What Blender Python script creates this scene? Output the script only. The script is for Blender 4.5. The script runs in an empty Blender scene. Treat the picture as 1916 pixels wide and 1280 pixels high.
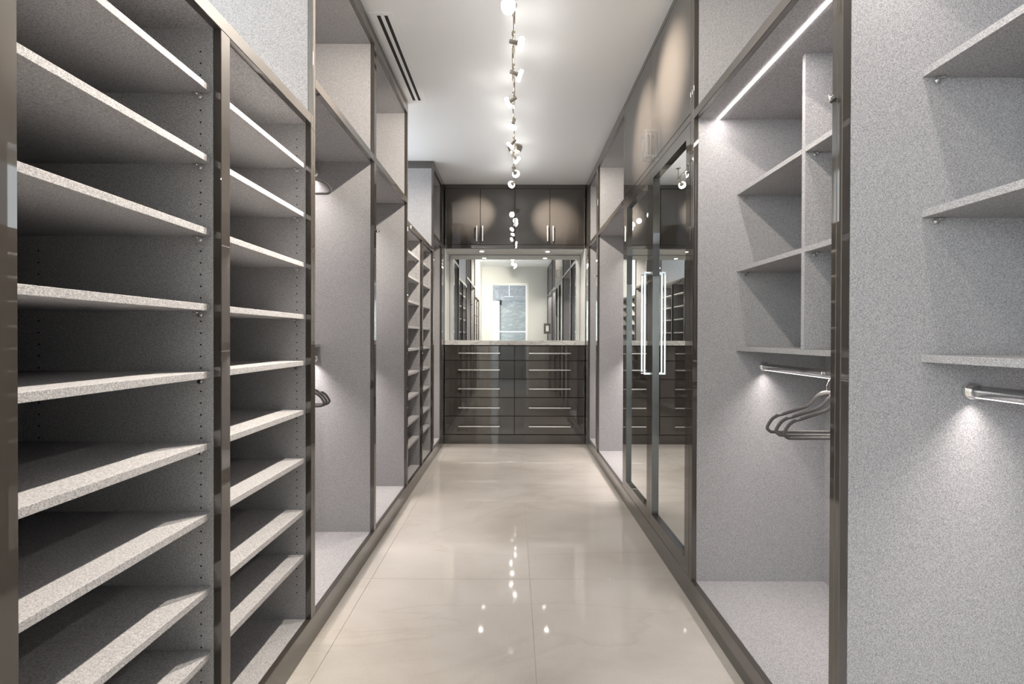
import bpy, bmesh, math, random
from mathutils import Vector, Matrix, Euler

random.seed(7)
scene = bpy.context.scene
COL = scene.collection

# ------------------------------------------------------------------ camera
EYE = 1.225
cam_d = bpy.data.cameras.new('camera')
cam_d.sensor_fit = 'HORIZONTAL'
cam_d.sensor_width = 36.0
cam_d.lens = 900.0 / 1916.0 * 36.0
cam_d.shift_x = -(961.9 - 958.0) / 1916.0
cam_d.shift_y = -(640.0 - 636.5) / 1916.0
cam_d.clip_start = 0.02
cam = bpy.data.objects.new('camera', cam_d)
COL.objects.link(cam)
PITCH, ROLL = -0.006, 0.0028
_fw = Vector((0, math.cos(PITCH), math.sin(PITCH)))
_up = Vector((0, -math.sin(PITCH), math.cos(PITCH)))
_rt = Vector((1, 0, 0))
_r2 = _rt * math.cos(ROLL) + _up * math.sin(ROLL)
_u2 = -_rt * math.sin(ROLL) + _up * math.cos(ROLL)
_m = Matrix((( _r2.x, _u2.x, -_fw.x, 0), (_r2.y, _u2.y, -_fw.y, 0), (_r2.z, _u2.z, -_fw.z, EYE), (0, 0, 0, 1)))
cam.matrix_world = _m
scene.camera = cam

# ------------------------------------------------------------------ world, exposure
world = bpy.data.worlds.new('world')
scene.world = world
world.use_nodes = True
world.node_tree.nodes['Background'].inputs[0].default_value = (0.85, 0.92, 1.0, 1)
world.node_tree.nodes['Background'].inputs[1].default_value = 1.0
vs = scene.view_settings
vs.view_transform = 'Standard'
vs.look = 'None'
vs.gamma = 1.0
vs.use_curve_mapping = False
vs.exposure = 0.30
scene.cycles.max_bounces = 10
scene.cycles.diffuse_bounces = 6
scene.cycles.glossy_bounces = 6
scene.cycles.transmission_bounces = 8
scene.cycles.sample_clamp_indirect = 6.0
scene.cycles.caustics_reflective = False
scene.cycles.caustics_refractive = False
scene.cycles.use_denoising = True

# light levels
P_SPOT = 85.0        # each track head
P_ROD = 4.4          # per metre of lit hanging rod
P_STRIP = 2.2        # per metre of LED strip
E_WINDOW = 2.9       # clerestory panes
E_BATH = 11.5        # bathroom window
P_DOWN = 14.0
WARM = (1.0, 0.90, 0.78)
PINKWARM = (1.0, 0.91, 0.87)

# ------------------------------------------------------------------ materials
def new_mat(name):
    m = bpy.data.materials.new(name)
    m.use_nodes = True
    return m, m.node_tree, m.node_tree.nodes['Principled BSDF']

def plain(name, col, rough=0.5, metal=0.0, coat=0.0, coat_rough=0.03, spec=0.5):
    m, nt, b = new_mat(name)
    b.inputs['Base Color'].default_value = (*col, 1)
    b.inputs['Roughness'].default_value = rough
    b.inputs['Metallic'].default_value = metal
    b.inputs['Coat Weight'].default_value = coat
    b.inputs['Coat Roughness'].default_value = coat_rough
    b.inputs['Specular IOR Level'].default_value = spec
    return m

def emit(name, col, strength):
    m = bpy.data.materials.new(name)
    m.use_nodes = True
    nt = m.node_tree
    nt.nodes.clear()
    e = nt.nodes.new('ShaderNodeEmission')
    e.inputs[0].default_value = (*col, 1)
    e.inputs[1].default_value = strength
    o = nt.nodes.new('ShaderNodeOutputMaterial')
    nt.links.new(e.outputs[0], o.inputs[0])
    return m

def ramp(nt, fac, stops):
    r = nt.nodes.new('ShaderNodeValToRGB')
    els = r.color_ramp.elements
    while len(els) < len(stops):
        els.new(0.5)
    for e, (p, c) in zip(els, stops):
        e.position = p
        e.color = (*c, 1)
    nt.links.new(fac, r.inputs[0])
    return r.outputs[0]

def noise(nt, vec, scale, detail=2.0, rough=0.5, dist=0.0):
    n = nt.nodes.new('ShaderNodeTexNoise')
    n.inputs['Scale'].default_value = scale
    n.inputs['Detail'].default_value = detail
    n.inputs['Roughness'].default_value = rough
    n.inputs['Distortion'].default_value = dist
    nt.links.new(vec, n.inputs['Vector'])
    return n.outputs['Fac']

def mapping(nt, scale=(1, 1, 1), rot=(0, 0, 0)):
    g = nt.nodes.new('ShaderNodeNewGeometry')
    mp = nt.nodes.new('ShaderNodeMapping')
    mp.inputs['Scale'].default_value = scale
    mp.inputs['Rotation'].default_value = rot
    nt.links.new(g.outputs['Position'], mp.inputs['Vector'])
    return mp.outputs['Vector']

def math_node(nt, op, a, b):
    n = nt.nodes.new('ShaderNodeMath')
    n.operation = op
    for i, v in enumerate((a, b)):
        if isinstance(v, (int, float)):
            n.inputs[i].default_value = v
        else:
            nt.links.new(v, n.inputs[i])
    return n.outputs[0]

def fabric_mat(name, dark, light):
    m, nt, b = new_mat(name)
    n1 = noise(nt, mapping(nt, (1, 1, 0.45)), 540, 1.0)
    n2 = noise(nt, mapping(nt, (0.45, 0.45, 1)), 540, 1.0)
    n3 = noise(nt, mapping(nt), 430, 1.0)
    s = math_node(nt, 'ADD', math_node(nt, 'ADD', n1, n2), n3)
    s = math_node(nt, 'MULTIPLY', s, 1 / 3)
    c = ramp(nt, s, [(0.40, dark), (0.60, light)])
    nt.links.new(c, b.inputs['Base Color'])
    b.inputs['Roughness'].default_value = 0.75
    b.inputs['Specular IOR Level'].default_value = 0.25
    return m

M = {}
M['fabric'] = fabric_mat('grey_linen_laminate', (0.238, 0.240, 0.250), (0.492, 0.482, 0.490))
M['lacquer'] = plain('taupe_gloss_lacquer', (0.052, 0.0455, 0.040), 0.45, 0.0, 1.0, 0.015, 0.05)
M['lacquer'].node_tree.nodes['Principled BSDF'].inputs['Coat IOR'].default_value = 1.9
M['dark'] = plain('dark_gap', (0.012, 0.011, 0.010), 0.7)  # near-black gap shade painted on backings; also colours mirror trim and vent
M['black'] = plain('black_slot', (0.004, 0.004, 0.004), 0.6)
M['chrome'] = plain('polished_chrome', (0.93, 0.93, 0.93), 0.09, 1.0)
M['steel'] = plain('polished_steel_bar', (0.95, 0.95, 0.94), 0.26, 1.0)
M['nickel'] = plain('satin_nickel', (0.48, 0.44, 0.38), 0.30, 1.0)
M['gunmetal'] = plain('dark_chrome_plate', (0.22, 0.22, 0.22), 0.18, 1.0)
M['alu'] = plain('satin_aluminium', (0.80, 0.80, 0.80), 0.22, 1.0)
M['mirror'] = plain('mirror_glass', (0.86, 0.88, 0.87), 0.0, 1.0)
M['velvet'] = plain('charcoal_velvet', (0.085, 0.080, 0.078), 0.6)
M['ceiling'] = plain('white_ceiling_paint', (0.89, 0.91, 0.93), 0.75, spec=0.2)
M['paint'] = plain('off_white_wall_paint', (0.66, 0.68, 0.66), 0.7, spec=0.25)
M['trim'] = plain('white_gloss_trim', (0.80, 0.80, 0.79), 0.3)
M['plastic'] = plain('white_plastic', (0.82, 0.82, 0.80), 0.35)
M['grout'] = plain('pale_grout', (0.62, 0.58, 0.53), 0.6)
M['led'] = emit('led_diffuser', PINKWARM, 14.0)
M['rodled'] = emit('rod_led_diffuser', PINKWARM, 2.5)
M['puck'] = emit('frosted_puck_glow', (1.0, 0.96, 0.90), 23.0)
M['down'] = emit('downlight_lens', (1.0, 0.93, 0.84), 30.0)
M['pane'] = emit('daylit_frosted_pane', (0.88, 0.94, 1.0), E_WINDOW)
M['bathpane'] = emit('daylit_bathroom_pane', (0.91, 0.96, 1.0), E_BATH)

# glass
m, nt, b = new_mat('clear_glass')
nt.nodes.remove(b)
tr = nt.nodes.new('ShaderNodeBsdfTransparent'); tr.inputs[0].default_value = (0.95, 0.97, 0.96, 1)
gl = nt.nodes.new('ShaderNodeBsdfGlossy'); gl.inputs['Roughness'].default_value = 0.0
fr = nt.nodes.new('ShaderNodeFresnel'); fr.inputs[0].default_value = 1.3
mx = nt.nodes.new('ShaderNodeMixShader')
nt.links.new(fr.outputs[0], mx.inputs[0]); nt.links.new(tr.outputs[0], mx.inputs[1]); nt.links.new(gl.outputs[0], mx.inputs[2])
nt.links.new(mx.outputs[0], nt.nodes['Material Output'].inputs[0])
M['glass'] = m

# polished porcelain floor
m, nt, b = new_mat('polished_beige_porcelain')
n1 = noise(nt, mapping(nt, (1, 1.5, 1), (0, 0, 0.35)), 0.9, 5.0, 0.55, 0.8)
n2 = noise(nt, mapping(nt, (0.7, 1.9, 1), (0, 0, -0.45)), 0.75, 4.0, 0.55, 1.4)
n3 = noise(nt, mapping(nt), 160, 2.0)
base = ramp(nt, n1, [(0.30, (0.500, 0.462, 0.420)), (0.50, (0.600, 0.566, 0.525)), (0.70, (0.655, 0.628, 0.594))])
veins = ramp(nt, n2, [(0.455, (1, 1, 1)), (0.490, (0.94, 0.93, 0.915)), (0.497, (1.0, 1.0, 0.99)), (0.53, (1, 1, 1))])
speck = ramp(nt, n3, [(0.35, (0.95, 0.95, 0.95)), (0.65, (1, 1, 1))])
for tex in (veins, speck):
    mx = nt.nodes.new('ShaderNodeMix')
    mx.data_type = 'RGBA'
    mx.blend_type = 'MULTIPLY'
    mx.inputs['Factor'].default_value = 1.0
    nt.links.new(base, mx.inputs['A'])
    nt.links.new(tex, mx.inputs['B'])
    base = mx.outputs['Result']
nt.links.new(base, b.inputs['Base Color'])
b.inputs['Roughness'].default_value = 0.045
b.inputs['Specular IOR Level'].default_value = 0.55
M['tile'] = m

# marble (counter, niche) and grey shower stone
def marble_mat(name, ground, vein, scale, width, rough):
    m, nt, b = new_mat(name)
    n = noise(nt, mapping(nt, (1, 1.4, 2.2), (0.3, 0.2, 0.6)), scale, 9.0, 0.6, 1.6)
    c = ramp(nt, n, [(0.5 - width, ground), (0.5, vein), (0.5 + width, ground)])
    nt.links.new(c, b.inputs['Base Color'])
    b.inputs['Roughness'].default_value = rough
    return m
M['marble'] = marble_mat('white_veined_marble', (0.76, 0.76, 0.74), (0.42, 0.42, 0.43), 2.2, 0.022, 0.15)
M['niche'] = plain('white_niche_panel', (0.80, 0.81, 0.80), 0.5)
M['stone'] = marble_mat('grey_shower_stone', (0.34, 0.34, 0.345), (0.22, 0.22, 0.23), 1.6, 0.16, 0.3)

# ------------------------------------------------------------------ builders
WORLD = {}            # object -> world location of its origin

def world_of(o):
    return WORLD.get(o.name, Vector((0, 0, 0)))

def link(name, me, loc, mat, parent=None):
    o = bpy.data.objects.new(name, me)
    COL.objects.link(o)
    loc = Vector(loc)
    WORLD[o.name] = loc
    if parent is not None:
        o.parent = parent
        o.location = loc - world_of(parent)
    else:
        o.location = loc
    if mat is not None and me is not None and not me.materials:
        me.materials.append(M[mat])
    return o

def thing(name, loc, label, category, group=None):
    o = link(name, None, loc, None)
    o.empty_display_size = 0.05
    tag(o, label, category, group)
    return o

def tag(o, label=None, category=None, group=None, kind=None):
    if label: o['label'] = label
    if category: o['category'] = category
    if group: o['group'] = group
    if kind: o['kind'] = kind
    return o

def bm_mesh(name, bm, smooth=False):
    me = bpy.data.meshes.new(name)
    bmesh.ops.recalc_face_normals(bm, faces=bm.faces)
    if smooth:
        for f in bm.faces: f.smooth = True
    bm.to_mesh(me)
    bm.free()
    return me

_cache = {}
def box_mesh(sx, sy, sz, bev, mat):
    key = (round(sx, 5), round(sy, 5), round(sz, 5), bev, mat)
    if key in _cache: return _cache[key]
    bm = bmesh.new()
    bmesh.ops.create_cube(bm, size=1.0)
    bmesh.ops.scale(bm, vec=(sx, sy, sz), verts=bm.verts)
    if bev > 0:
        bmesh.ops.bevel(bm, geom=list(bm.edges), offset=min(bev, 0.3 * min(sx, sy, sz)), segments=1, affect='EDGES')
    me = bm_mesh('box', bm)
    me.materials.append(M[mat])
    _cache[key] = me
    return me

def box(name, x0, x1, y0, y1, z0, z1, mat, parent=None, bev=0.0):
    if x0 > x1: x0, x1 = x1, x0
    me = box_mesh(x1 - x0, y1 - y0, z1 - z0, bev, mat)
    return link(name, me, ((x0 + x1) / 2, (y0 + y1) / 2, (z0 + z1) / 2), None, parent)

def cyl_bm(bm, p0, p1, r0, r1=None, n=16, caps=True):
    p0, p1 = Vector(p0), Vector(p1)
    r1 = r0 if r1 is None else r1
    d = (p1 - p0).normalized()
    a = d.orthogonal().normalized()
    c = d.cross(a)
    ra, rb = [], []
    for i in range(n):
        t = 2 * math.pi * i / n
        u = a * math.cos(t) + c * math.sin(t)
        ra.append(bm.verts.new(p0 + u * r0))
        rb.append(bm.verts.new(p1 + u * r1))
    for i in range(n):
        j = (i + 1) % n
        f = bm.faces.new((ra[i], ra[j], rb[j], rb[i]))
        f.smooth = n > 8
    if caps:
        bm.faces.new(ra[::-1]); bm.faces.new(rb)

def lathe_bm(bm, p, axis, prof, n=20):
    """prof: list of (distance along axis, radius)"""
    p = Vector(p); d = Vector(axis).normalized()
    a = d.orthogonal().normalized(); c = d.cross(a)
    rings = []
    for t, r in prof:
        rings.append([bm.verts.new(p + d * t + (a * math.cos(2 * math.pi * i / n) + c * math.sin(2 * math.pi * i / n)) * r) for i in range(n)])
    for A, B in zip(rings, rings[1:]):
        for i in range(n):
            j = (i + 1) % n
            bm.faces.new((A[i], A[j], B[j], B[i])).smooth = True
    bm.faces.new(rings[0][::-1]); bm.faces.new(rings[-1])

def tube_bm(bm, pts, r, n=8):
    pts = [Vector(p) for p in pts]
    prev = None
    rings = []
    for i, p in enumerate(pts):
        d = (pts[min(i + 1, len(pts) - 1)] - pts[max(i - 1, 0)]).normalized()
        if prev is None:
            a = d.orthogonal().normalized()
        else:
            a = (prev - d * prev.dot(d)).normalized()
        prev = a
        c = d.cross(a)
        rings.append([bm.verts.new(p + (a * math.cos(2 * math.pi * k / n) + c * math.sin(2 * math.pi * k / n)) * r) for k in range(n)])
    for A, B in zip(rings, rings[1:]):
        for k in range(n):
            j = (k + 1) % n
            bm.faces.new((A[k], A[j], B[j], B[k])).smooth = True
    bm.faces.new(rings[0][::-1]); bm.faces.new(rings[-1])

def solid(name, fn, loc, mat, parent=None):
    """fn(bm) builds in world coordinates; the origin is put at loc"""
    bm = bmesh.new()
    fn(bm)
    bmesh.ops.translate(bm, vec=-Vector(loc), verts=bm.verts)
    return link(name, bm_mesh(name, bm), loc, mat, parent)

def bm_box(bm, x0, x1, y0, y1, z0, z1):
    r = bmesh.ops.create_cube(bm, size=1.0)
    bmesh.ops.scale(bm, vec=(abs(x1 - x0), y1 - y0, z1 - z0), verts=r['verts'])
    bmesh.ops.translate(bm, vec=((x0 + x1) / 2, (y0 + y1) / 2, (z0 + z1) / 2), verts=r['verts'])

def area(name, loc, sx, sy, power, col, rot=(0, 0, 0), spread=math.pi, parent=None):
    d = bpy.data.lights.new(name, 'AREA')
    d.shape = 'RECTANGLE'
    d.size, d.size_y = sx, sy
    d.energy = power
    d.color = col
    d.spread = spread
    o = bpy.data.objects.new(name, d)
    COL.objects.link(o)
    o.rotation_euler = rot
    WORLD[o.name] = Vector(loc)
    if parent is not None:
        o.parent = parent
        o.location = Vector(loc) - world_of(parent)
    else:
        o.location = loc
    return o

# ------------------------------------------------------------------ dimensions
XL, XR = -0.8016, 0.8188          # front planes of the cabinet runs
H = 2.972                         # ceiling
YB = 5.512                        # front plane of the back cabinets
YM = 5.90                         # mirror
BASE = 0.105                      # plinth height
FR = 0.022                        # face frame thickness
WL, WR = -1.46, 1.48              # side walls
YW0, YW1 = -0.25, -0.13             # door wall
MID0, MID1 = 2.225, 2.265         # rail between hanging space and top cubby
TOPR = 2.896                      # underside of top rail
SHOE = 2.104                      # shoe cabinet height

# ------------------------------------------------------------------ the room
fl = box('floor', WL, WR, YW0, 6.1, -0.06, -0.004, 'grout')
tag(fl, 'polished beige porcelain tile floor of the closet aisle', kind='structure')
xs = [-1.523, -0.72, 0.083, 0.886]
YJ = [-0.245, 0.14, 1.285, 2.43, 3.575, 4.72, 5.56]
for i in range(3):
    for j in range(len(YJ) - 1):
        x0, x1 = max(xs[i], XL - 0.015), min(xs[i + 1], XR + 0.015)
        box('floor_tile', x0 + 0.001, x1 - 0.001, YJ[j] + 0.001, YJ[j + 1] - 0.001, -0.004, 0.0, 'tile', fl, 0.0006)

tag(box('ceiling', WL, WR, YW0, 6.1, H, H + 0.08, 'ceiling'), 'smooth white painted ceiling', kind='structure')
tag(box('wall_right', WR, WR + 0.1, YW0, 6.1, 0, H, 'paint'), 'painted side wall behind the right cabinets', kind='structure')
tag(box('wall_back', WL, WR, 6.0, 6.1, 0, H, 'paint'), 'painted end wall behind the drawers', kind='structure')

# left wall with two clerestory window openings
WIN = [(0.80, 1.86), (3.68, 4.72)]
WZ0, WZ1 = 2.17, 2.88
def left_wall(bm):
    x0, x1 = WL - 0.1, WL
    bm_box(bm, x0, x1, YW0, 6.1, 0, WZ0)
    bm_box(bm, x0, x1, YW0, 6.1, WZ1, H)
    e = [YW0, WIN[0][0], WIN[0][1], WIN[1][0], WIN[1][1], 6.1]
    for k in (0, 2, 4):
        bm_box(bm, x0, x1, e[k], e[k + 1], WZ0, WZ1)
tag(solid('wall_left', left_wall, (WL - 0.05, 3, 0), 'paint'), 'painted side wall with high windows above the shoe cabinets', kind='structure')
for k, (a, c) in enumerate(WIN):
    w = link('window_%d' % (k + 1), None, (WL - 0.05, (a + c) / 2, WZ0), None)
    tag(w, 'high daylit window above the %s shoe cabinet' % ('nearer', 'farther')[k], kind='structure')
    box('pane', WL - 0.065, WL - 0.055, a + 0.02, c - 0.02, WZ0 + 0.02, WZ1 - 0.02, 'pane', w)
    for (p, q, r, s) in ((a, c, WZ0, WZ0 + 0.04), (a, c, WZ1 - 0.04, WZ1), (a, a + 0.04, WZ0 + 0.04, WZ1 - 0.04), (c - 0.04, c, WZ0 + 0.04, WZ1 - 0.04)):
        box('window_frame', WL - 0.05, WL - 0.005, p, q, r, s, 'trim', w, 0.002)

# door wall, seen in the mirror, just behind the camera
DX0, DX1, DZ = -0.530, 0.300, 2.516
def door_wall(bm):
    bm_box(bm, WL, DX0, YW0, YW1, 0, H)
    bm_box(bm, DX1, WR, YW0, YW1, 0, H)
    bm_box(bm, DX0, DX1, YW0, YW1, DZ, H)
tag(solid('wall_front', door_wall, (0, -0.19, 0), 'paint'), 'painted wall with the doorway to the bathroom', kind='structure')
dt = link('trim_1', None, (0, YW1, 0), None)
tag(dt, 'white casing around the bathroom doorway', kind='structure')
for (x0, x1, z0, z1) in ((DX0 - 0.055, DX0, 0, DZ + 0.055), (DX1, DX1 + 0.055, 0, DZ + 0.055), (DX0, DX1, DZ, DZ + 0.055)):
    box('casing', x0, x1, YW1, YW1 + 0.012, z0, z1, 'trim', dt, 0.003)
tag(box('wall_return', WL, XL, YW1, 0.735, 0, H, 'paint'), 'short painted wall return beside the doorway', kind='structure')

# bathroom beyond the doorway
BX0, BX1, BY0 = -1.5, 1.5, -3.27
tag(box('floor_bathroom', BX0, BX1, BY0, YW0, -0.06, 0, 'stone'), 'grey stone bathroom floor', kind='structure')
tag(box('ceiling_bathroom', BX0, BX1, BY0, YW0, H, H + 0.08, 'ceiling'), 'white bathroom ceiling', kind='structure')
tag(box('wall_bathroom_back', BX0, BX1, BY0 - 0.1, BY0, 0, H, 'stone'), 'grey marble shower wall', kind='structure')
tag(box('wall_bathroom_left', BX0 - 0.1, BX0, BY0, YW0, 0, H, 'paint'), 'white bathroom side wall', kind='structure')
tag(box('wall_bathroom_right', BX1, BX1 + 0.1, BY0, YW0, 0, H, 'paint'), 'white bathroom side wall opposite the window', kind='structure')
w = link('window_3', None, (BX0, -1.7, 0.9), None)
tag(w, 'tall bright bathroom window', kind='structure')
box('pane', BX0 + 0.002, BX0 + 0.01, -2.7, -0.9, 0.7, 2.6, 'bathpane', w)
for (p, q, r, s) in ((-2.75, -0.85, 0.64, 0.7), (-2.75, -0.85, 2.6, 2.66), (-2.75, -2.7, 0.7, 2.6), (-0.9, -0.85, 0.7, 2.6)):
    box('window_frame', BX0 + 0.001, BX0 + 0.04, p, q, r, s, 'trim', w, 0.003)
box('wall_window_stand_in', -1.498, -0.457, BY0 + 0.002, BY0 + 0.05, 0.0, 2.36, 'trim')  # white slab added in place of the bright window strip in the mirror
tag(bpy.data.objects['wall_window_stand_in'], 'added white panel standing in for the bright window strip beside the shower', kind='structure')
ss = thing('shower_screen', (0.05, -2.27, 0), 'clear glass shower screen with a white cross bar, seen in the mirror', 'shower screen')
box('glass_panel', -0.95, 0.34, -2.275, -2.265, 0.02, 2.3, 'glass', ss)
box('cross_bar', -0.9, 0.9, -2.26, -2.23, 1.37, 1.40, 'trim', ss, 0.004)
box('post', 0.34, 0.37, -2.285, -2.255, 0.0, 2.971, 'trim', ss, 0.003)
sh = thing('rain_shower', (-0.15, -2.77, 2.6), 'square rain shower head on a ceiling drop, seen in the mirror', 'shower head')
solid('drop_pipe', lambda bm: cyl_bm(bm, (-0.15, -2.77, 2.45), (-0.15, -2.77, H), 0.012, n=12), (-0.15, -2.77, 2.7), 'chrome', sh)
box('head_plate', -0.28, -0.02, -2.90, -2.64, 2.43, 2.45, 'chrome', sh, 0.004)
dk = box('wall_vent', -0.53, -0.40, BY0 + 0.001, BY0 + 0.02, 2.24, 2.38, 'dark')
tag(dk, 'small dark square vent high on the shower wall, seen in the mirror', 'vent')

# plinths that run along both sides
def plinth(name, s, xf, y0, y1, label):
    o = box(name, xf, xf + s * FR, y0, y1, 0.0, BASE, 'lacquer', None, 0.0015)
    tag(o, label, kind='structure')
plinth('baseboard_left', -1, XL, 0.737, YB, 'taupe gloss plinth under the left cabinets')
plinth('baseboard_right', 1, XR, YW1 + 0.02, YB, 'taupe gloss plinth under the right cabinets')

# ------------------------------------------------------------------ cabinets
DEPTH = 0.62
class Side:
    def __init__(self, s):
        self.s = s
        self.xf = XL if s < 0 else XR
    def bx(self, name, d0, d1, y0, y1, z0, z1, mat, parent, bev=0.0):
        a, b = self.xf + self.s * d0, self.xf + self.s * d1
        return box(name, min(a, b), max(a, b), y0, y1, z0, z1, mat, parent, bev)
    def x(self, d):
        return self.xf + self.s * d
L, R = Side(-1), Side(1)

def carcass(S, t, y0, y1, top, ta, tb, near_top=None):
    """fabric sides, back, bottom, top; ta / tb are the thicknesses of the near and far side"""
    S.bx('side_panel', FR, DEPTH, y0, y0 + ta, BASE, near_top or top, 'fabric', t)
    S.bx('side_panel', FR, DEPTH, y1 - tb, y1, BASE, top, 'fabric', t)
    S.bx('back_panel', DEPTH - 0.012, DEPTH, y0 + ta, y1 - tb, BASE, top, 'fabric', t)
    S.bx('bottom_panel', FR, DEPTH, y0, y1, BASE - 0.022, BASE, 'fabric', t)

def rod(S, t, d, z, y0, y1, power=True, k=1.0):
    x = S.x(d)
    rd = solid('hanging_rod', lambda bm: cyl_bm(bm, (x, y0 + 0.001, z), (x, y1 - 0.001, z), 0.0155, n=24), (x, (y0 + y1) / 2, z), 'alu', t)
    for yy, sg in ((y0, 1), (y1, -1)):
        solid('flange', lambda bm: lathe_bm(bm, (x, yy, z), (0, sg, 0), [(0.0, 0.0215), (0.010, 0.0215), (0.011, 0.0195), (0.020, 0.0195), (0.021, 0.0165)], 24), (x, yy, z), 'chrome', rd)
    box('led_strip', x - 0.0035, x + 0.0035, y0 + 0.02, y1 - 0.02, z - 0.0165, z - 0.0145, 'rodled', rd)
    if power:
        ln = y1 - y0 - 0.02
        area('rod_light', (x, (y0 + y1) / 2, z - 0.018), 0.006, ln, P_ROD * ln * k, PINKWARM, spread=math.radians(112))
    return rd

def knob(S, t, y, z):
    x = S.xf
    def f(bm):
        lathe_bm(bm, (x, y, z), (-S.s, 0, 0), [(0, 0.0065), (0.008, 0.0065), (0.009, 0.0105), (0.020, 0.0105), (0.022, 0.0085)], 8)
    solid('valet_knob', f, (x, y, z), 'chrome', t)

def wardrobe(name, label, S, y0, y1, ta, tb, group=None, crown=False):
    t = thing(name, (S.x(0.3), (y0 + y1) / 2, 0), label, 'cabinet', group)
    carcass(S, t, y0, y1, H - 0.002, ta, tb, TOPR + 0.003 if crown else None)
    if crown:
        S.bx('crown_strip', FR, DEPTH, y0, y0 + ta, TOPR + 0.003, H - 0.001, 'lacquer', t, 0.001)
    S.bx('top_panel', FR, DEPTH - 0.012, y0 + ta, y1 - tb, TOPR, H - 0.002, 'fabric', t)
    S.bx('divider_panel', FR, DEPTH - 0.012, y0 + ta, y1 - tb, MID0, MID1, 'fabric', t)
    S.bx('stile', 0, FR, y0, y0 + ta, BASE, H - 0.001, 'lacquer', t, 0.0015)
    S.bx('stile', 0, FR, y1 - tb, y1, BASE, H - 0.001, 'lacquer', t, 0.0015)
    S.bx('top_rail', 0, FR, y0 + ta, y1 - tb, TOPR, H - 0.001, 'lacquer', t, 0.0015)
    S.bx('mid_rail', 0, FR, y0 + ta, y1 - tb, MID0, MID1, 'lacquer', t, 0.0015)
    return t

SHELVES = [1.907, 1.714, 1.517, 1.3125, 1.130, 0.936, 0.744, 0.540, 0.362]
PITCH32 = 0.032

def pin_mesh_fn(x, y, z, s, sg):
    """chrome shelf support: round boss in the side panel, bent tongue under the shelf"""
    def f(bm):
        cyl_bm(bm, (x, y, z - 0.009), (x, y - sg * 0.006, z - 0.009), 0.0075, n=12)
        cyl_bm(bm, (x, y - sg * 0.006, z - 0.009), (x, y - sg * 0.009, z - 0.009), 0.0052, n=12)
        tube_bm(bm, [(x, y - sg * 0.005, z - 0.007), (x + s * 0.006, y - sg * 0.008, z - 0.003), (x + s * 0.015, y - sg * 0.010, z - 0.0025)], 0.0026, 8)
    return f

def shoe_cabinet(name, label, S, y0, ysplit, y1, ta, tm, tb):
    t = thing(name, (S.x(0.3), (y0 + y1) / 2, 0), label, 'cabinet', 'open shoe cabinets')
    carcass(S, t, y0, y1, SHOE, ta, tb)
    S.bx('top_panel', FR, DEPTH - 0.012, y0 + ta, y1 - tb, SHOE - 0.04, SHOE, 'fabric', t)
    S.bx('partition', FR, DEPTH - 0.012, ysplit, ysplit + tm, BASE, SHOE - 0.04, 'fabric', t)
    S.bx('stile', 0, FR, y0, y0 + ta, BASE, SHOE, 'lacquer', t, 0.0015)
    S.bx('stile', 0, FR, ysplit, ysplit + tm, BASE, SHOE - 0.04, 'lacquer', t, 0.0015)
    S.bx('stile', 0, FR, y1 - tb, y1, BASE, SHOE, 'lacquer', t, 0.0015)
    S.bx('top_rail', 0, FR, y0 + ta, y1 - tb, SHOE - 0.04, SHOE, 'lacquer', t, 0.0015)
    for (a, c) in ((y0 + ta, ysplit), (ysplit + tm, y1 - tb)):
        for z in SHELVES:
            sh = S.bx('shelf', 0.027, DEPTH - 0.02, a + 0.0015, c - 0.0015, z - 0.0185, z, 'fabric', t, 0.0008)
            x = S.x(0.056)
            solid('shelf_pin', pin_mesh_fn(x, c, z - 0.0185, S.s, 1), (x, c, z - 0.02), 'chrome', sh)
        def holes(bm):
            z = 0.21
            while z < SHOE - 0.08:
                if not any(-0.034 < z - q < 0.004 for q in SHELVES):
                    for d in (0.056, 0.50):
                        cyl_bm(bm, (S.x(d), c + 0.0004, z), (S.x(d), c - 0.0004, z), 0.0026, n=8)
                z += PITCH32
        h = solid('pin_holes', holes, (S.x(0.1), c, 1.0), 'black', t)
        h['kind'] = 'stuff'
    return t

# ---- left run
shoe_cabinet('shoe_cabinet', 'taupe framed shoe cabinet nearest the camera with two bays of grey linen shelves', L, 0.738, 1.317, 1.920, 0.040, 0.042, 0.020)
wl = wardrobe('hanging_cabinet', 'two-bay open hanging cabinet between the two shoe cabinets', L, 1.920, 3.622, 0.020, 0.018, 'open hanging cabinets', True)
# centre stile splitting it into two bays
L.bx('partition', FR, DEPTH - 0.012, 2.754, 2.794, BASE, MID0, 'fabric', wl)
L.bx('partition', FR, DEPTH - 0.012, 2.754, 2.794, MID1, TOPR, 'fabric', wl)
L.bx('stile', -0.0004, FR, 2.754, 2.794, BASE, TOPR, 'lacquer', wl, 0.0015)
for (a, c) in ((1.940, 2.754), (2.794, 3.604)):
    L.bx('shelf', 0.308, DEPTH - 0.012, a + 0.001, c - 0.001, 1.165, 1.183, 'fabric', wl, 0.0008)
    rod(L, wl, 0.338, 2.157, a, c, k=1.0)
    rod(L, wl, 0.338, 1.100, a, c, k=1.0)
knob(L, wl, 2.774, 1.835)
shoe_cabinet('shoe_cabinet', 'farther two-bay open shoe cabinet near the drawers', L, 3.622, 4.204, 4.780, 0.018, 0.036, 0.031)
wc = wardrobe('corner_cabinet', 'narrow open corner cabinet left of the drawers', L, 4.780, 5.500, 0.031, 0.176, 'open corner cabinets', True)
rod(L, wc, 0.338, 2.157, 4.811, 5.324, k=0.8)
rod(L, wc, 0.338, 1.100, 4.811, 5.324, k=0.8)

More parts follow.
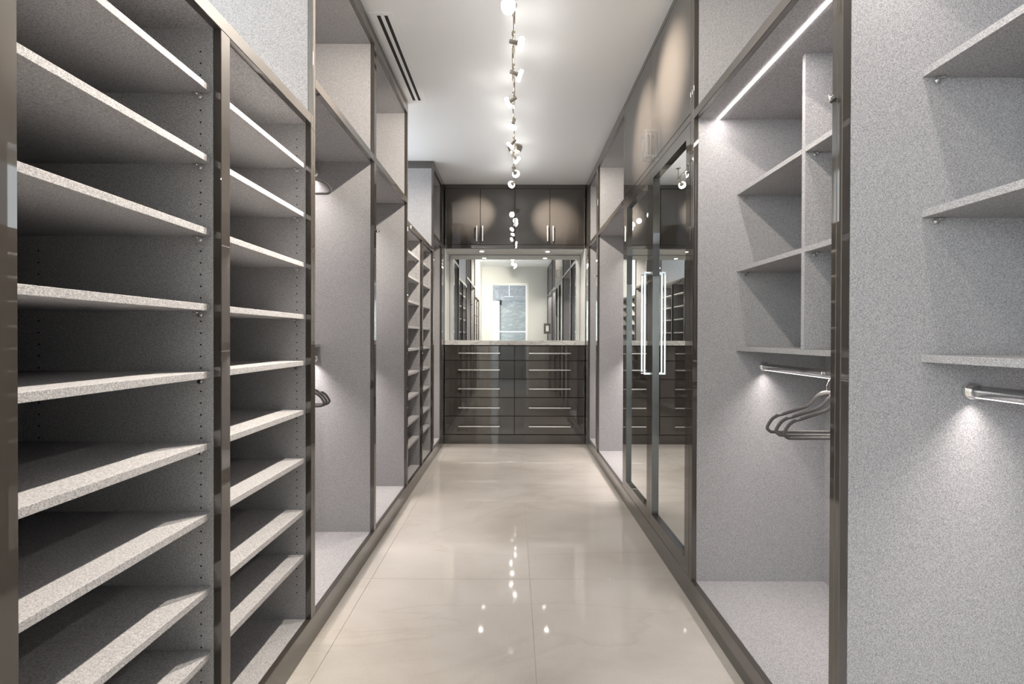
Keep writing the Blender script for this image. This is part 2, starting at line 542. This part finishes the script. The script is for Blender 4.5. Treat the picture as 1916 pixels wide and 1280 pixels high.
# ---- right run
r1 = wardrobe('hanging_cabinet', 'open hanging cabinet at the right edge nearest the camera', R, YW1 + 0.03, 1.2255, 0.030, 0.0195, 'open hanging cabinets')
r2 = wardrobe('hanging_cabinet', 'open hanging cabinet with a lit ceiling strip beside the mirrored doors', R, 1.2255, 2.225, 0.0195, 0.019, 'open hanging cabinets')
SHZ = [1.896, 1.545, 1.184]
SD = 0.200
for (t, a, c) in ((r1, YW1 + 0.06, 1.206), (r2, 1.245, 2.206)):
    for i, z in enumerate(SHZ):
        mids = [(a, c)]
        if t is r2 and i < 2:
            mids = [(a, 1.692), (1.710, c)]
        for (p, q) in mids:
            sh = R.bx('shelf', SD, DEPTH - 0.012, p + 0.001, q - 0.001, z - 0.0185, z, 'fabric', t, 0.0008)
            if i < 2:
                x = R.x(SD + 0.035)
                solid('shelf_pin', pin_mesh_fn(x, q, z - 0.0185, 1, 1), (x, q, z - 0.02), 'chrome', sh)
    if t is r2:
        R.bx('upright_panel', SD, DEPTH - 0.012, 1.692, 1.710, SHZ[2], MID0, 'fabric', t, 0.0008)
    st = R.bx('led_strip', 0.105, 0.117, a + 0.005, c - 0.005, MID0 - 0.003, MID0 - 0.0002, 'led', t)
    area('strip_light', (R.x(0.111), (a + c) / 2, MID0 - 0.005), 0.012, c - a - 0.06, P_STRIP * (c - a) * (0.7 if t is r1 else 1.0), PINKWARM)
    rod(R, t, 0.325, 1.094, a, c, k=0.65)
knob(R, r2, 1.232, 1.835)

# mirrored double-door wardrobe
t = thing('mirrored_wardrobe', (R.x(0.3), 2.9, 0), 'full-height wardrobe with two mirrored doors and solid doors above', 'wardrobe')
carcass(R, t, 2.225, 3.600, H - 0.002, 0.019, 0.019)
R.bx('stile', 0, FR, 2.225, 2.244, BASE, H - 0.001, 'lacquer', t, 0.0012)
R.bx('stile', 0, FR, 3.562, 3.600, BASE, H - 0.001, 'lacquer', t, 0.0012)
R.bx('mid_rail', 0, FR, 2.244, 3.562, MID0 + 0.006, MID1 + 0.002, 'lacquer', t, 0.0012)
R.bx('top_rail', 0, FR, 2.244, 3.562, 2.937, H - 0.001, 'lacquer', t, 0.0012)
R.bx('divider_panel', FR + 0.004, DEPTH - 0.012, 2.244, 3.581, MID0, MID1, 'fabric', t)
R.bx('gap_shade_backing', FR + 0.001, FR + 0.003, 2.244, 3.562, BASE, H - 0.002, 'dark', t)  # dark sheet added so the gaps around the doors read as shaded

def loop_pull(S, parent, y, z0, z1, so=0.045, w=0.0095):
    x = S.xf
    xo = x - S.s * so
    def f(bm):
        bm_box(bm, min(xo, xo + S.s * w), max(xo, xo + S.s * w), y - w / 2, y + w / 2, z0, z1)
        for zz in (z0, z1 - w):
            bm_box(bm, min(xo + S.s * w * 0.999, x), max(xo + S.s * w * 0.999, x), y - w / 2, y + w / 2, zz, zz + w)
    return solid('pull_handle', f, (x, y, (z0 + z1) / 2), 'chrome', parent)

FW = 0.055
GAPY = 2.903
for (a, c, hy) in ((2.2465, GAPY - 0.0015, 2.873), (GAPY + 0.0015, 3.5600, 2.935)):
    z0, z1 = BASE + 0.003, MID0 + 0.003
    x0, x1 = R.x(0), R.x(FR)
    def frame(bm):
        bm_box(bm, x0, x1, a, a + FW, z0, z1)
        bm_box(bm, x0, x1, c - FW, c, z0, z1)
        bm_box(bm, x0, x1, a + FW, c - FW, z0, z0 + 0.068)
        bm_box(bm, x0, x1, a + FW, c - FW, z1 - 0.060, z1)
    d = solid('door', frame, (x0, (a + c) / 2, 1.1), 'lacquer', t)
    d['label'] = 'mirrored door with taupe frame and tall chrome pull'
    box('mirror_pane', x1 - 0.002, x1 + 0.0005, a + FW - 0.004, c - FW + 0.004, z0 + 0.064, z1 - 0.056, 'mirror', d)
    loop_pull(R, d, hy, 1.005, 1.617)
for (a, c, hy) in ((2.2465, GAPY - 0.0015, 2.873), (GAPY + 0.0015, 3.5600, 2.935)):
    d = R.bx('door', 0, FR, a, c, MID1 + 0.005, 2.934, 'lacquer', t, 0.0012)
    loop_pull(R, d, hy, 2.300, 2.466, w=0.013)

r4 = wardrobe('hanging_cabinet', 'open hanging cabinet just past the mirrored doors', R, 3.600, 4.775, 0.012, 0.035, 'open hanging cabinets')
R.bx('shelf', 0.30, DEPTH - 0.012, 3.613, 4.739, 1.165, 1.183, 'fabric', r4, 0.0008)
rod(R, r4, 0.338, 2.100, 3.612, 4.740, k=0.8)
rod(R, r4, 0.338, 1.100, 3.612, 4.740, k=1.2)
knob(R, r4, 4.765, 1.835)
r5 = wardrobe('corner_cabinet', 'narrow open corner cabinet right of the drawers', R, 4.775, 5.500, 0.035, 0.176, 'open corner cabinets')
rod(R, r5, 0.338, 2.100, 4.810, 5.324, k=0.8)
rod(R, r5, 0.338, 1.100, 4.810, 5.324, k=1.0)

# ---- back: drawers, counter, mirror niche, top cabinet
BX_0, BX_1 = -0.7985, 0.8155
CT0, CT1 = 1.134, 1.186
t = thing('drawer_chest', (0, YB + 0.2, 0), 'glossy taupe chest of ten drawers under the marble counter', 'drawers')
box('carcass', BX_0, BX_1, YB + 0.024, YB + 0.47, 0.0, CT0, 'dark', t)  # body coloured near-black to paint shade into the drawer gaps
box('plinth_panel', BX_0, BX_1, YB, YB + FR, 0.0, 0.103, 'lacquer', t, 0.0012)
zc = [1.128, 0.958, 0.746, 0.532, 0.320, 0.108]
xm = 0.006
for i in range(5):
    for (x0, x1, hx0, hx1) in ((BX_0 + 0.004, xm - 0.0025, -0.634, -0.160), (xm + 0.0025, BX_1 - 0.004, 0.170, 0.646)):
        d = box('drawer', x0, x1, YB, YB + FR, zc[i + 1] + 0.0028, zc[i] - 0.0028, 'lacquer', t, 0.0012)
        hz = {0: 1.042, 1: 0.852, 2: 0.636, 3: 0.420, 4: 0.207}[i]
        def bar(bm):
            bm_box(bm, hx0, hx1, YB - 0.040, YB - 0.028, hz - 0.006, hz + 0.006)
            for hx in (hx0, hx1 - 0.012):
                bm_box(bm, hx, hx + 0.012, YB - 0.0281, YB, hz - 0.006, hz + 0.006)
        solid('bar_handle', bar, ((hx0 + hx1) / 2, YB, hz), 'steel', d)

c = box('countertop', BX_0, BX_1, YB - 0.004, YM + 0.02, CT0 + 0.0005, CT1, 'marble', None, 0.002)
tag(c, 'white veined marble countertop on top of the drawers', 'countertop')

NZ = 2.243
t = thing('mirror_niche', (0, YM, CT1), 'white lined recess around the mirror above the marble counter', 'niche')
box('side_lining', BX_0, BX_0 + 0.008, YB + 0.002, YM, CT1 + 0.0005, NZ, 'niche', t)
box('side_lining', BX_1 - 0.008, BX_1, YB + 0.002, YM, CT1 + 0.0005, NZ, 'niche', t)
box('soffit_lining', BX_0 + 0.008, BX_1 - 0.008, YB + 0.023, YM, NZ - 0.008, NZ, 'niche', t)
mi = thing('wall_mirror', (0, YM, CT1), 'large frameless mirror above the marble counter', 'mirror')
box('mirror_glass', BX_0 + 0.010, BX_1 - 0.010, YM, YM + 0.006, CT1 + 0.001, NZ - 0.009, 'mirror', mi)
for (x0, x1, z0, z1) in ((BX_0 + 0.008, BX_1 - 0.008, NZ - 0.0125, NZ - 0.0085), (BX_0 + 0.0085, BX_0 + 0.0115, CT1 + 0.001, NZ - 0.0125), (BX_1 - 0.0115, BX_1 - 0.0085, CT1 + 0.001, NZ - 0.0125)):
    box('edge_trim', x0, x1, YM - 0.002, YM, z0, z1, 'dark', mi)

o = thing('outlet_plate', (0.405, YM - 0.005, 1.33), 'chrome plate with a white outlet set in the mirror', 'outlet')
box('plate', 0.364, 0.447, YM - 0.008, YM - 0.0025, 1.268, 1.396, 'gunmetal', o, 0.002)
box('outlet_insert', 0.388, 0.423, YM - 0.011, YM - 0.0079, 1.298, 1.366, 'plastic', o, 0.002)
def slots(bm):
    for zz in (1.316, 1.348):
        bm_box(bm, 0.398, 0.400, YM - 0.0116, YM - 0.0108, zz - 0.005, zz + 0.005)
        bm_box(bm, 0.411, 0.413, YM - 0.0116, YM - 0.0108, zz - 0.005, zz + 0.005)
solid('socket_slots', slots, (0.405, YM - 0.011, 1.332), 'black', o)

for i, x in enumerate((-0.383, 0.392)):
    t = thing('downlight', (x, 5.66, NZ - 0.009), 'small recessed downlight in the %s half of the niche soffit' % ('left', 'right')[i], 'downlight', 'downlights over the counter')
    def ring(bm):
        lathe_bm(bm, (x, 5.66, NZ - 0.0081), (0, 0, -1), [(0.0, 0.034), (0.003, 0.032), (0.004, 0.026)], 24)
    solid('trim_ring', ring, (x, 5.66, NZ - 0.009), 'chrome', t)
    solid('lens', lambda bm: cyl_bm(bm, (x, 5.66, NZ - 0.0118), (x, 5.66, NZ - 0.0130), 0.023, n=20), (x, 5.66, NZ - 0.012), 'down', t)
    d = bpy.data.lights.new('downlight_beam', 'SPOT')
    d.energy = P_DOWN; d.color = WARM; d.spot_size = math.radians(120); d.spot_blend = 0.8; d.shadow_soft_size = 0.02
    lo = bpy.data.objects.new('downlight_beam', d); COL.objects.link(lo); lo.location = (x, 5.66, NZ - 0.02)

t = thing('top_cabinet', (0, YB + 0.2, NZ), 'glossy taupe four-door cabinet above the mirror, up to the ceiling', 'cabinet')
box('carcass', BX_0, BX_1, YB + 0.024, YB + 0.47, NZ + 0.001, H - 0.002, 'dark', t)  # near-black colour stands in for shade between the four doors
box('bottom_rail', BX_0, BX_1, YB, YB + FR, NZ, 2.283, 'lacquer', t, 0.0012)
box('top_rail', BX_0, BX_1, YB, YB + FR, 2.927, H - 0.001, 'lacquer', t, 0.0012)
dx = [BX_0 + 0.004, -0.391, 0.006, 0.406, BX_1 - 0.004]
hx = [-0.428, -0.361, 0.378, 0.442]
for i in range(4):
    d = box('door', dx[i] + 0.0028, dx[i + 1] - 0.0028, YB, YB + FR, 2.287, 2.923, 'lacquer', t, 0.0012)
    x = hx[i]
    def bar(bm):
        bm_box(bm, x - 0.006, x + 0.006, YB - 0.040, YB - 0.028, 2.318, 2.492)
        for zz in (2.318, 2.480):
            bm_box(bm, x - 0.006, x + 0.006, YB - 0.0281, YB, zz, zz + 0.012)
    solid('bar_handle', bar, (x, YB, 2.4), 'steel', d)

# ------------------------------------------------------------------ ceiling vent
t = thing('linear_vent', (-0.725, 3.09, H), 'white linear air vent with two black slots on the ceiling', 'vent')
VX = [-0.790, -0.751, -0.731, -0.711, -0.692, -0.660]
for a, c in ((0, 1), (2, 3), (4, 5)):
    box('bar', VX[a], VX[c], 2.60, 3.575, H - 0.004, H - 0.0005, 'ceiling', t, 0.001)
for a, c in ((1, 2), (3, 4)):
    box('slot', VX[a], VX[c], 2.62, 3.557, H - 0.003, H - 0.0006, 'black', t)
    box('end_cap', VX[a], VX[c], 2.60, 2.62, H - 0.004, H - 0.0005, 'ceiling', t)
    box('end_cap', VX[a], VX[c], 3.557, 3.575, H - 0.004, H - 0.0005, 'ceiling', t)

# ------------------------------------------------------------------ track light
RZ, RX = 2.870, -0.008
t = thing('track_light', (RX, 3.6, H), 'brushed nickel track light with round glowing heads along the ceiling', 'ceiling light')
solid('canopy', lambda bm: lathe_bm(bm, (RX + 0.012, 4.41, H - 0.0005), (0, 0, -1), [(0, 0.066), (0.012, 0.066), (0.014, 0.062), (0.026, 0.062), (0.028, 0.058), (0.046, 0.056), (0.052, 0.048)], 32), (RX, 4.41, H), 'nickel', t)
for yy in (0.82, 2.44, 4.41, 4.96):
    s = solid('stem', lambda bm: cyl_bm(bm, (RX, yy, RZ), (RX, yy, H - 0.001), 0.005, n=10), (RX, yy, RZ), 'nickel', t)
    if yy != 4.41:
        solid('ceiling_cap', lambda bm: lathe_bm(bm, (RX, yy, H - 0.0005), (0, 0, -1), [(0, 0.022), (0.008, 0.020), (0.010, 0.010)], 16), (RX, yy, H), 'nickel', s)
HEADS = [  # y, direction the head throws its light, beam angle, strength
    (0.92, (0.62, -0.10, -0.78), 100, 0.5),
    (1.24, (0.74, 0.46, -0.36), 76, 0.7),
    (1.58, (-0.64, 0.76, -0.26), 54, 1.2),
    (1.93, (-0.72, -0.42, -0.58), 112, 1.8),
    (2.27, (-0.48, -0.70, -0.51), 106, 2.7),
    (2.60, (0.83, -0.04, -0.22), 46, 4.0),
    (2.91, (0.83, 0.14, -0.28), 46, 2.8),
    (3.24, (-0.84, 0.30, -0.40), 84, 0.8),
    (3.62, (-0.30, 0.10, -0.90), 110, 0.9),
    (3.97, (-0.66, 0.30, -0.68), 96, 0.8),
    (4.29, (0.66, 0.34, -0.52), 96, 1.0),
    (4.59, (0.43, 0.92, -0.21), 32, 2.6),
    (4.91, (-0.41, 0.60, -0.16), 40, 1.3),
]
ypts = [0.78, 1.08, 1.41, 1.75, 2.10, 2.44, 2.76, 3.08, 3.43, 3.80, 4.13, 4.44, 4.75, 4.985]
for i in range(len(ypts) - 1):
    ox = RX + (0.004 if i % 2 else -0.004)
    seg = solid('rail', lambda bm: cyl_bm(bm, (ox, ypts[i] - 0.012, RZ), (ox, ypts[i + 1] + 0.012, RZ), 0.0055, n=10), (ox, ypts[i], RZ), 'nickel', t)
    if i:
        box('connector', RX - 0.007, RX + 0.007, ypts[i] - 0.030, ypts[i] + 0.030, RZ - 0.006, RZ + 0.006, 'nickel', seg, 0.002)
for (y, dr, beam, pw) in HEADS:
    d = Vector(dr).normalized()
    base = Vector((RX, y, RZ - 0.01))
    # the arm drops from the rail and leans towards the puck
    side = Vector((d.x, 0, 0)) * 0.35
    if abs(d.y) > 0.7:
        pc = base + Vector((0.020 if d.x > 0 else -0.022, 0, -0.078))
    else:
        pc = base + Vector((d.x * 0.040, d.y * 0.02, -0.055))
    back = pc - d * 0.062
    hd = solid('lamp_head', lambda bm: (lathe_bm(bm, back, d, [(0, 0.010), (0.002, 0.0115), (0.048, 0.0115), (0.050, 0.022), (0.054, 0.022)], 20),
                                        cyl_bm(bm, base, back + d * 0.02, 0.005, n=10),
                                        lathe_bm(bm, base + Vector((0, -0.011, 0)), (0, 1, 0), [(0, 0.010), (0.022, 0.010)], 14)), base, 'nickel', t)
    solid('frosted_disc', lambda bm: lathe_bm(bm, pc - d * 0.010, d, [(0, 0.030), (0.004, 0.034), (0.020, 0.035), (0.023, 0.033)], 28), pc, 'puck', hd)
    ld = bpy.data.lights.new('head_beam', 'SPOT')
    ld.energy = P_SPOT * pw; ld.color = WARM; ld.spot_size = math.radians(beam); ld.spot_blend = 0.7 if beam > 80 else 1.0; ld.shadow_soft_size = 0.012
    lo = bpy.data.objects.new('head_beam', ld); COL.objects.link(lo)
    lo.location = pc + d * 0.027
    lo.rotation_euler = d.to_track_quat('-Z', 'Y').to_euler()

# ------------------------------------------------------------------ hangers
def catmull(P, n=5, closed=False):
    out = []
    N = len(P)
    for i in range(N - 1):
        p0, p1, p2, p3 = P[max(i - 1, 0)], P[i], P[i + 1], P[min(i + 2, N - 1)]
        for k in range(n):
            u = k / n
            out.append(tuple(0.5 * ((2 * p1[j]) + (-p0[j] + p2[j]) * u + (2 * p0[j] - 5 * p1[j] + 4 * p2[j] - p3[j]) * u * u + (-p0[j] + 3 * p1[j] - 3 * p2[j] + p3[j]) * u ** 3) for j in (0, 1)))
    out.append(P[-1])
    return out
half = catmull([(0.0, -0.066), (0.018, -0.070), (0.036, -0.082), (0.062, -0.110), (0.085, -0.123), (0.125, -0.136), (0.158, -0.147), (0.178, -0.152), (0.198, -0.165), (0.214, -0.188), (0.216, -0.200), (0.206, -0.210), (0.190, -0.213), (0.10, -0.213), (0.0, -0.213)], 5)
loop = half + [(-u, z) for (u, z) in half[::-1]][1:-1]

def hanger_meshes():
    bm = bmesh.new()
    N = len(loop)
    th = 0.003
    rings = []
    for i, (u, z) in enumerate(loop):
        a, b = loop[i - 1], loop[(i + 1) % N]
        tx, tz = b[0] - a[0], b[1] - a[1]
        l = math.hypot(tx, tz) or 1
        nx, nz = tz / l, -tx / l
        # outward from the middle of the loop
        if nx * u + nz * (z + 0.16) < 0: nx, nz = -nx, -nz
        w = 0.0055
        wo = w
        if 0.160 < abs(u) < 0.176 and z > -0.2: wo = w - 0.0045      # strap notch
        if abs(u) < 0.03 and z > -0.1: w = 0.012
        ring = []
        for (s, y) in ((wo, -th * 0.5), (wo * 0.6, -th), (-w * 0.6, -th), (-w, -th * 0.5), (-w, th * 0.5), (-w * 0.6, th), (wo * 0.6, th), (wo, th * 0.5)):
            ring.append(bm.verts.new((u + nx * s, y, z + nz * s)))
        rings.append(ring)
    for i in range(N):
        A, B = rings[i], rings[(i + 1) % N]
        for k in range(8):
            j = (k + 1) % 8
            bm.faces.new((A[k], A[j], B[j], B[k])).smooth = True
    body = bm_mesh('hanger_body', bm)
    body.materials.append(M['velvet'])
    bm = bmesh.new()
    r = 0.0200
    pts = [(0, 0, -0.064), (0, 0, -0.042), (0.005, 0, -0.030)]
    for k in range(11):
        ang = math.radians(-50 + k * 25)
        pts.append((r * math.cos(ang), 0, r * math.sin(ang) - 0.002))
    tube_bm(bm, pts, 0.0018, 8)
    hook = bm_mesh('hanger_hook', bm)
    hook.materials.append(M['chrome'])
    return body, hook
HB, HH = hanger_meshes()
def hanger(x, y, z, rz, label, group):
    o = thing('clothes_hanger', (x, y, z), label, 'hanger', group)
    o.rotation_euler = (0, 0, rz)
    for n, me in (('body', HB), ('hook', HH)):
        c = bpy.data.objects.new(n, me); COL.objects.link(c); c.parent = o
    return o
xr = R.x(0.325)
for y, rz, lab in ((1.652, 0.02, 'charcoal velvet hanger nearest the camera on the right rod'), (1.694, -0.02, 'charcoal velvet hanger in the middle of three on the right rod'), (1.758, 0.0, 'charcoal velvet hanger nearest the mirrored doors on the right rod')):
    hanger(xr, y, 1.094, rz, lab, 'hangers on the right rod')
xl = L.x(0.338)
hanger(xl, 2.42, 2.157, 0.0, 'single charcoal velvet hanger on the upper left rod', None)
for y, rz, lab in ((2.332, 0.02, 'charcoal velvet hanger nearest the camera on the lower left rod'), (2.369, 0.0, 'charcoal velvet hanger in the middle of three on the lower left rod'), (2.41, -0.02, 'charcoal velvet hanger farthest from the camera on the lower left rod')):
    hanger(xl, y, 1.100, rz, lab, 'hangers on the lower left rod')
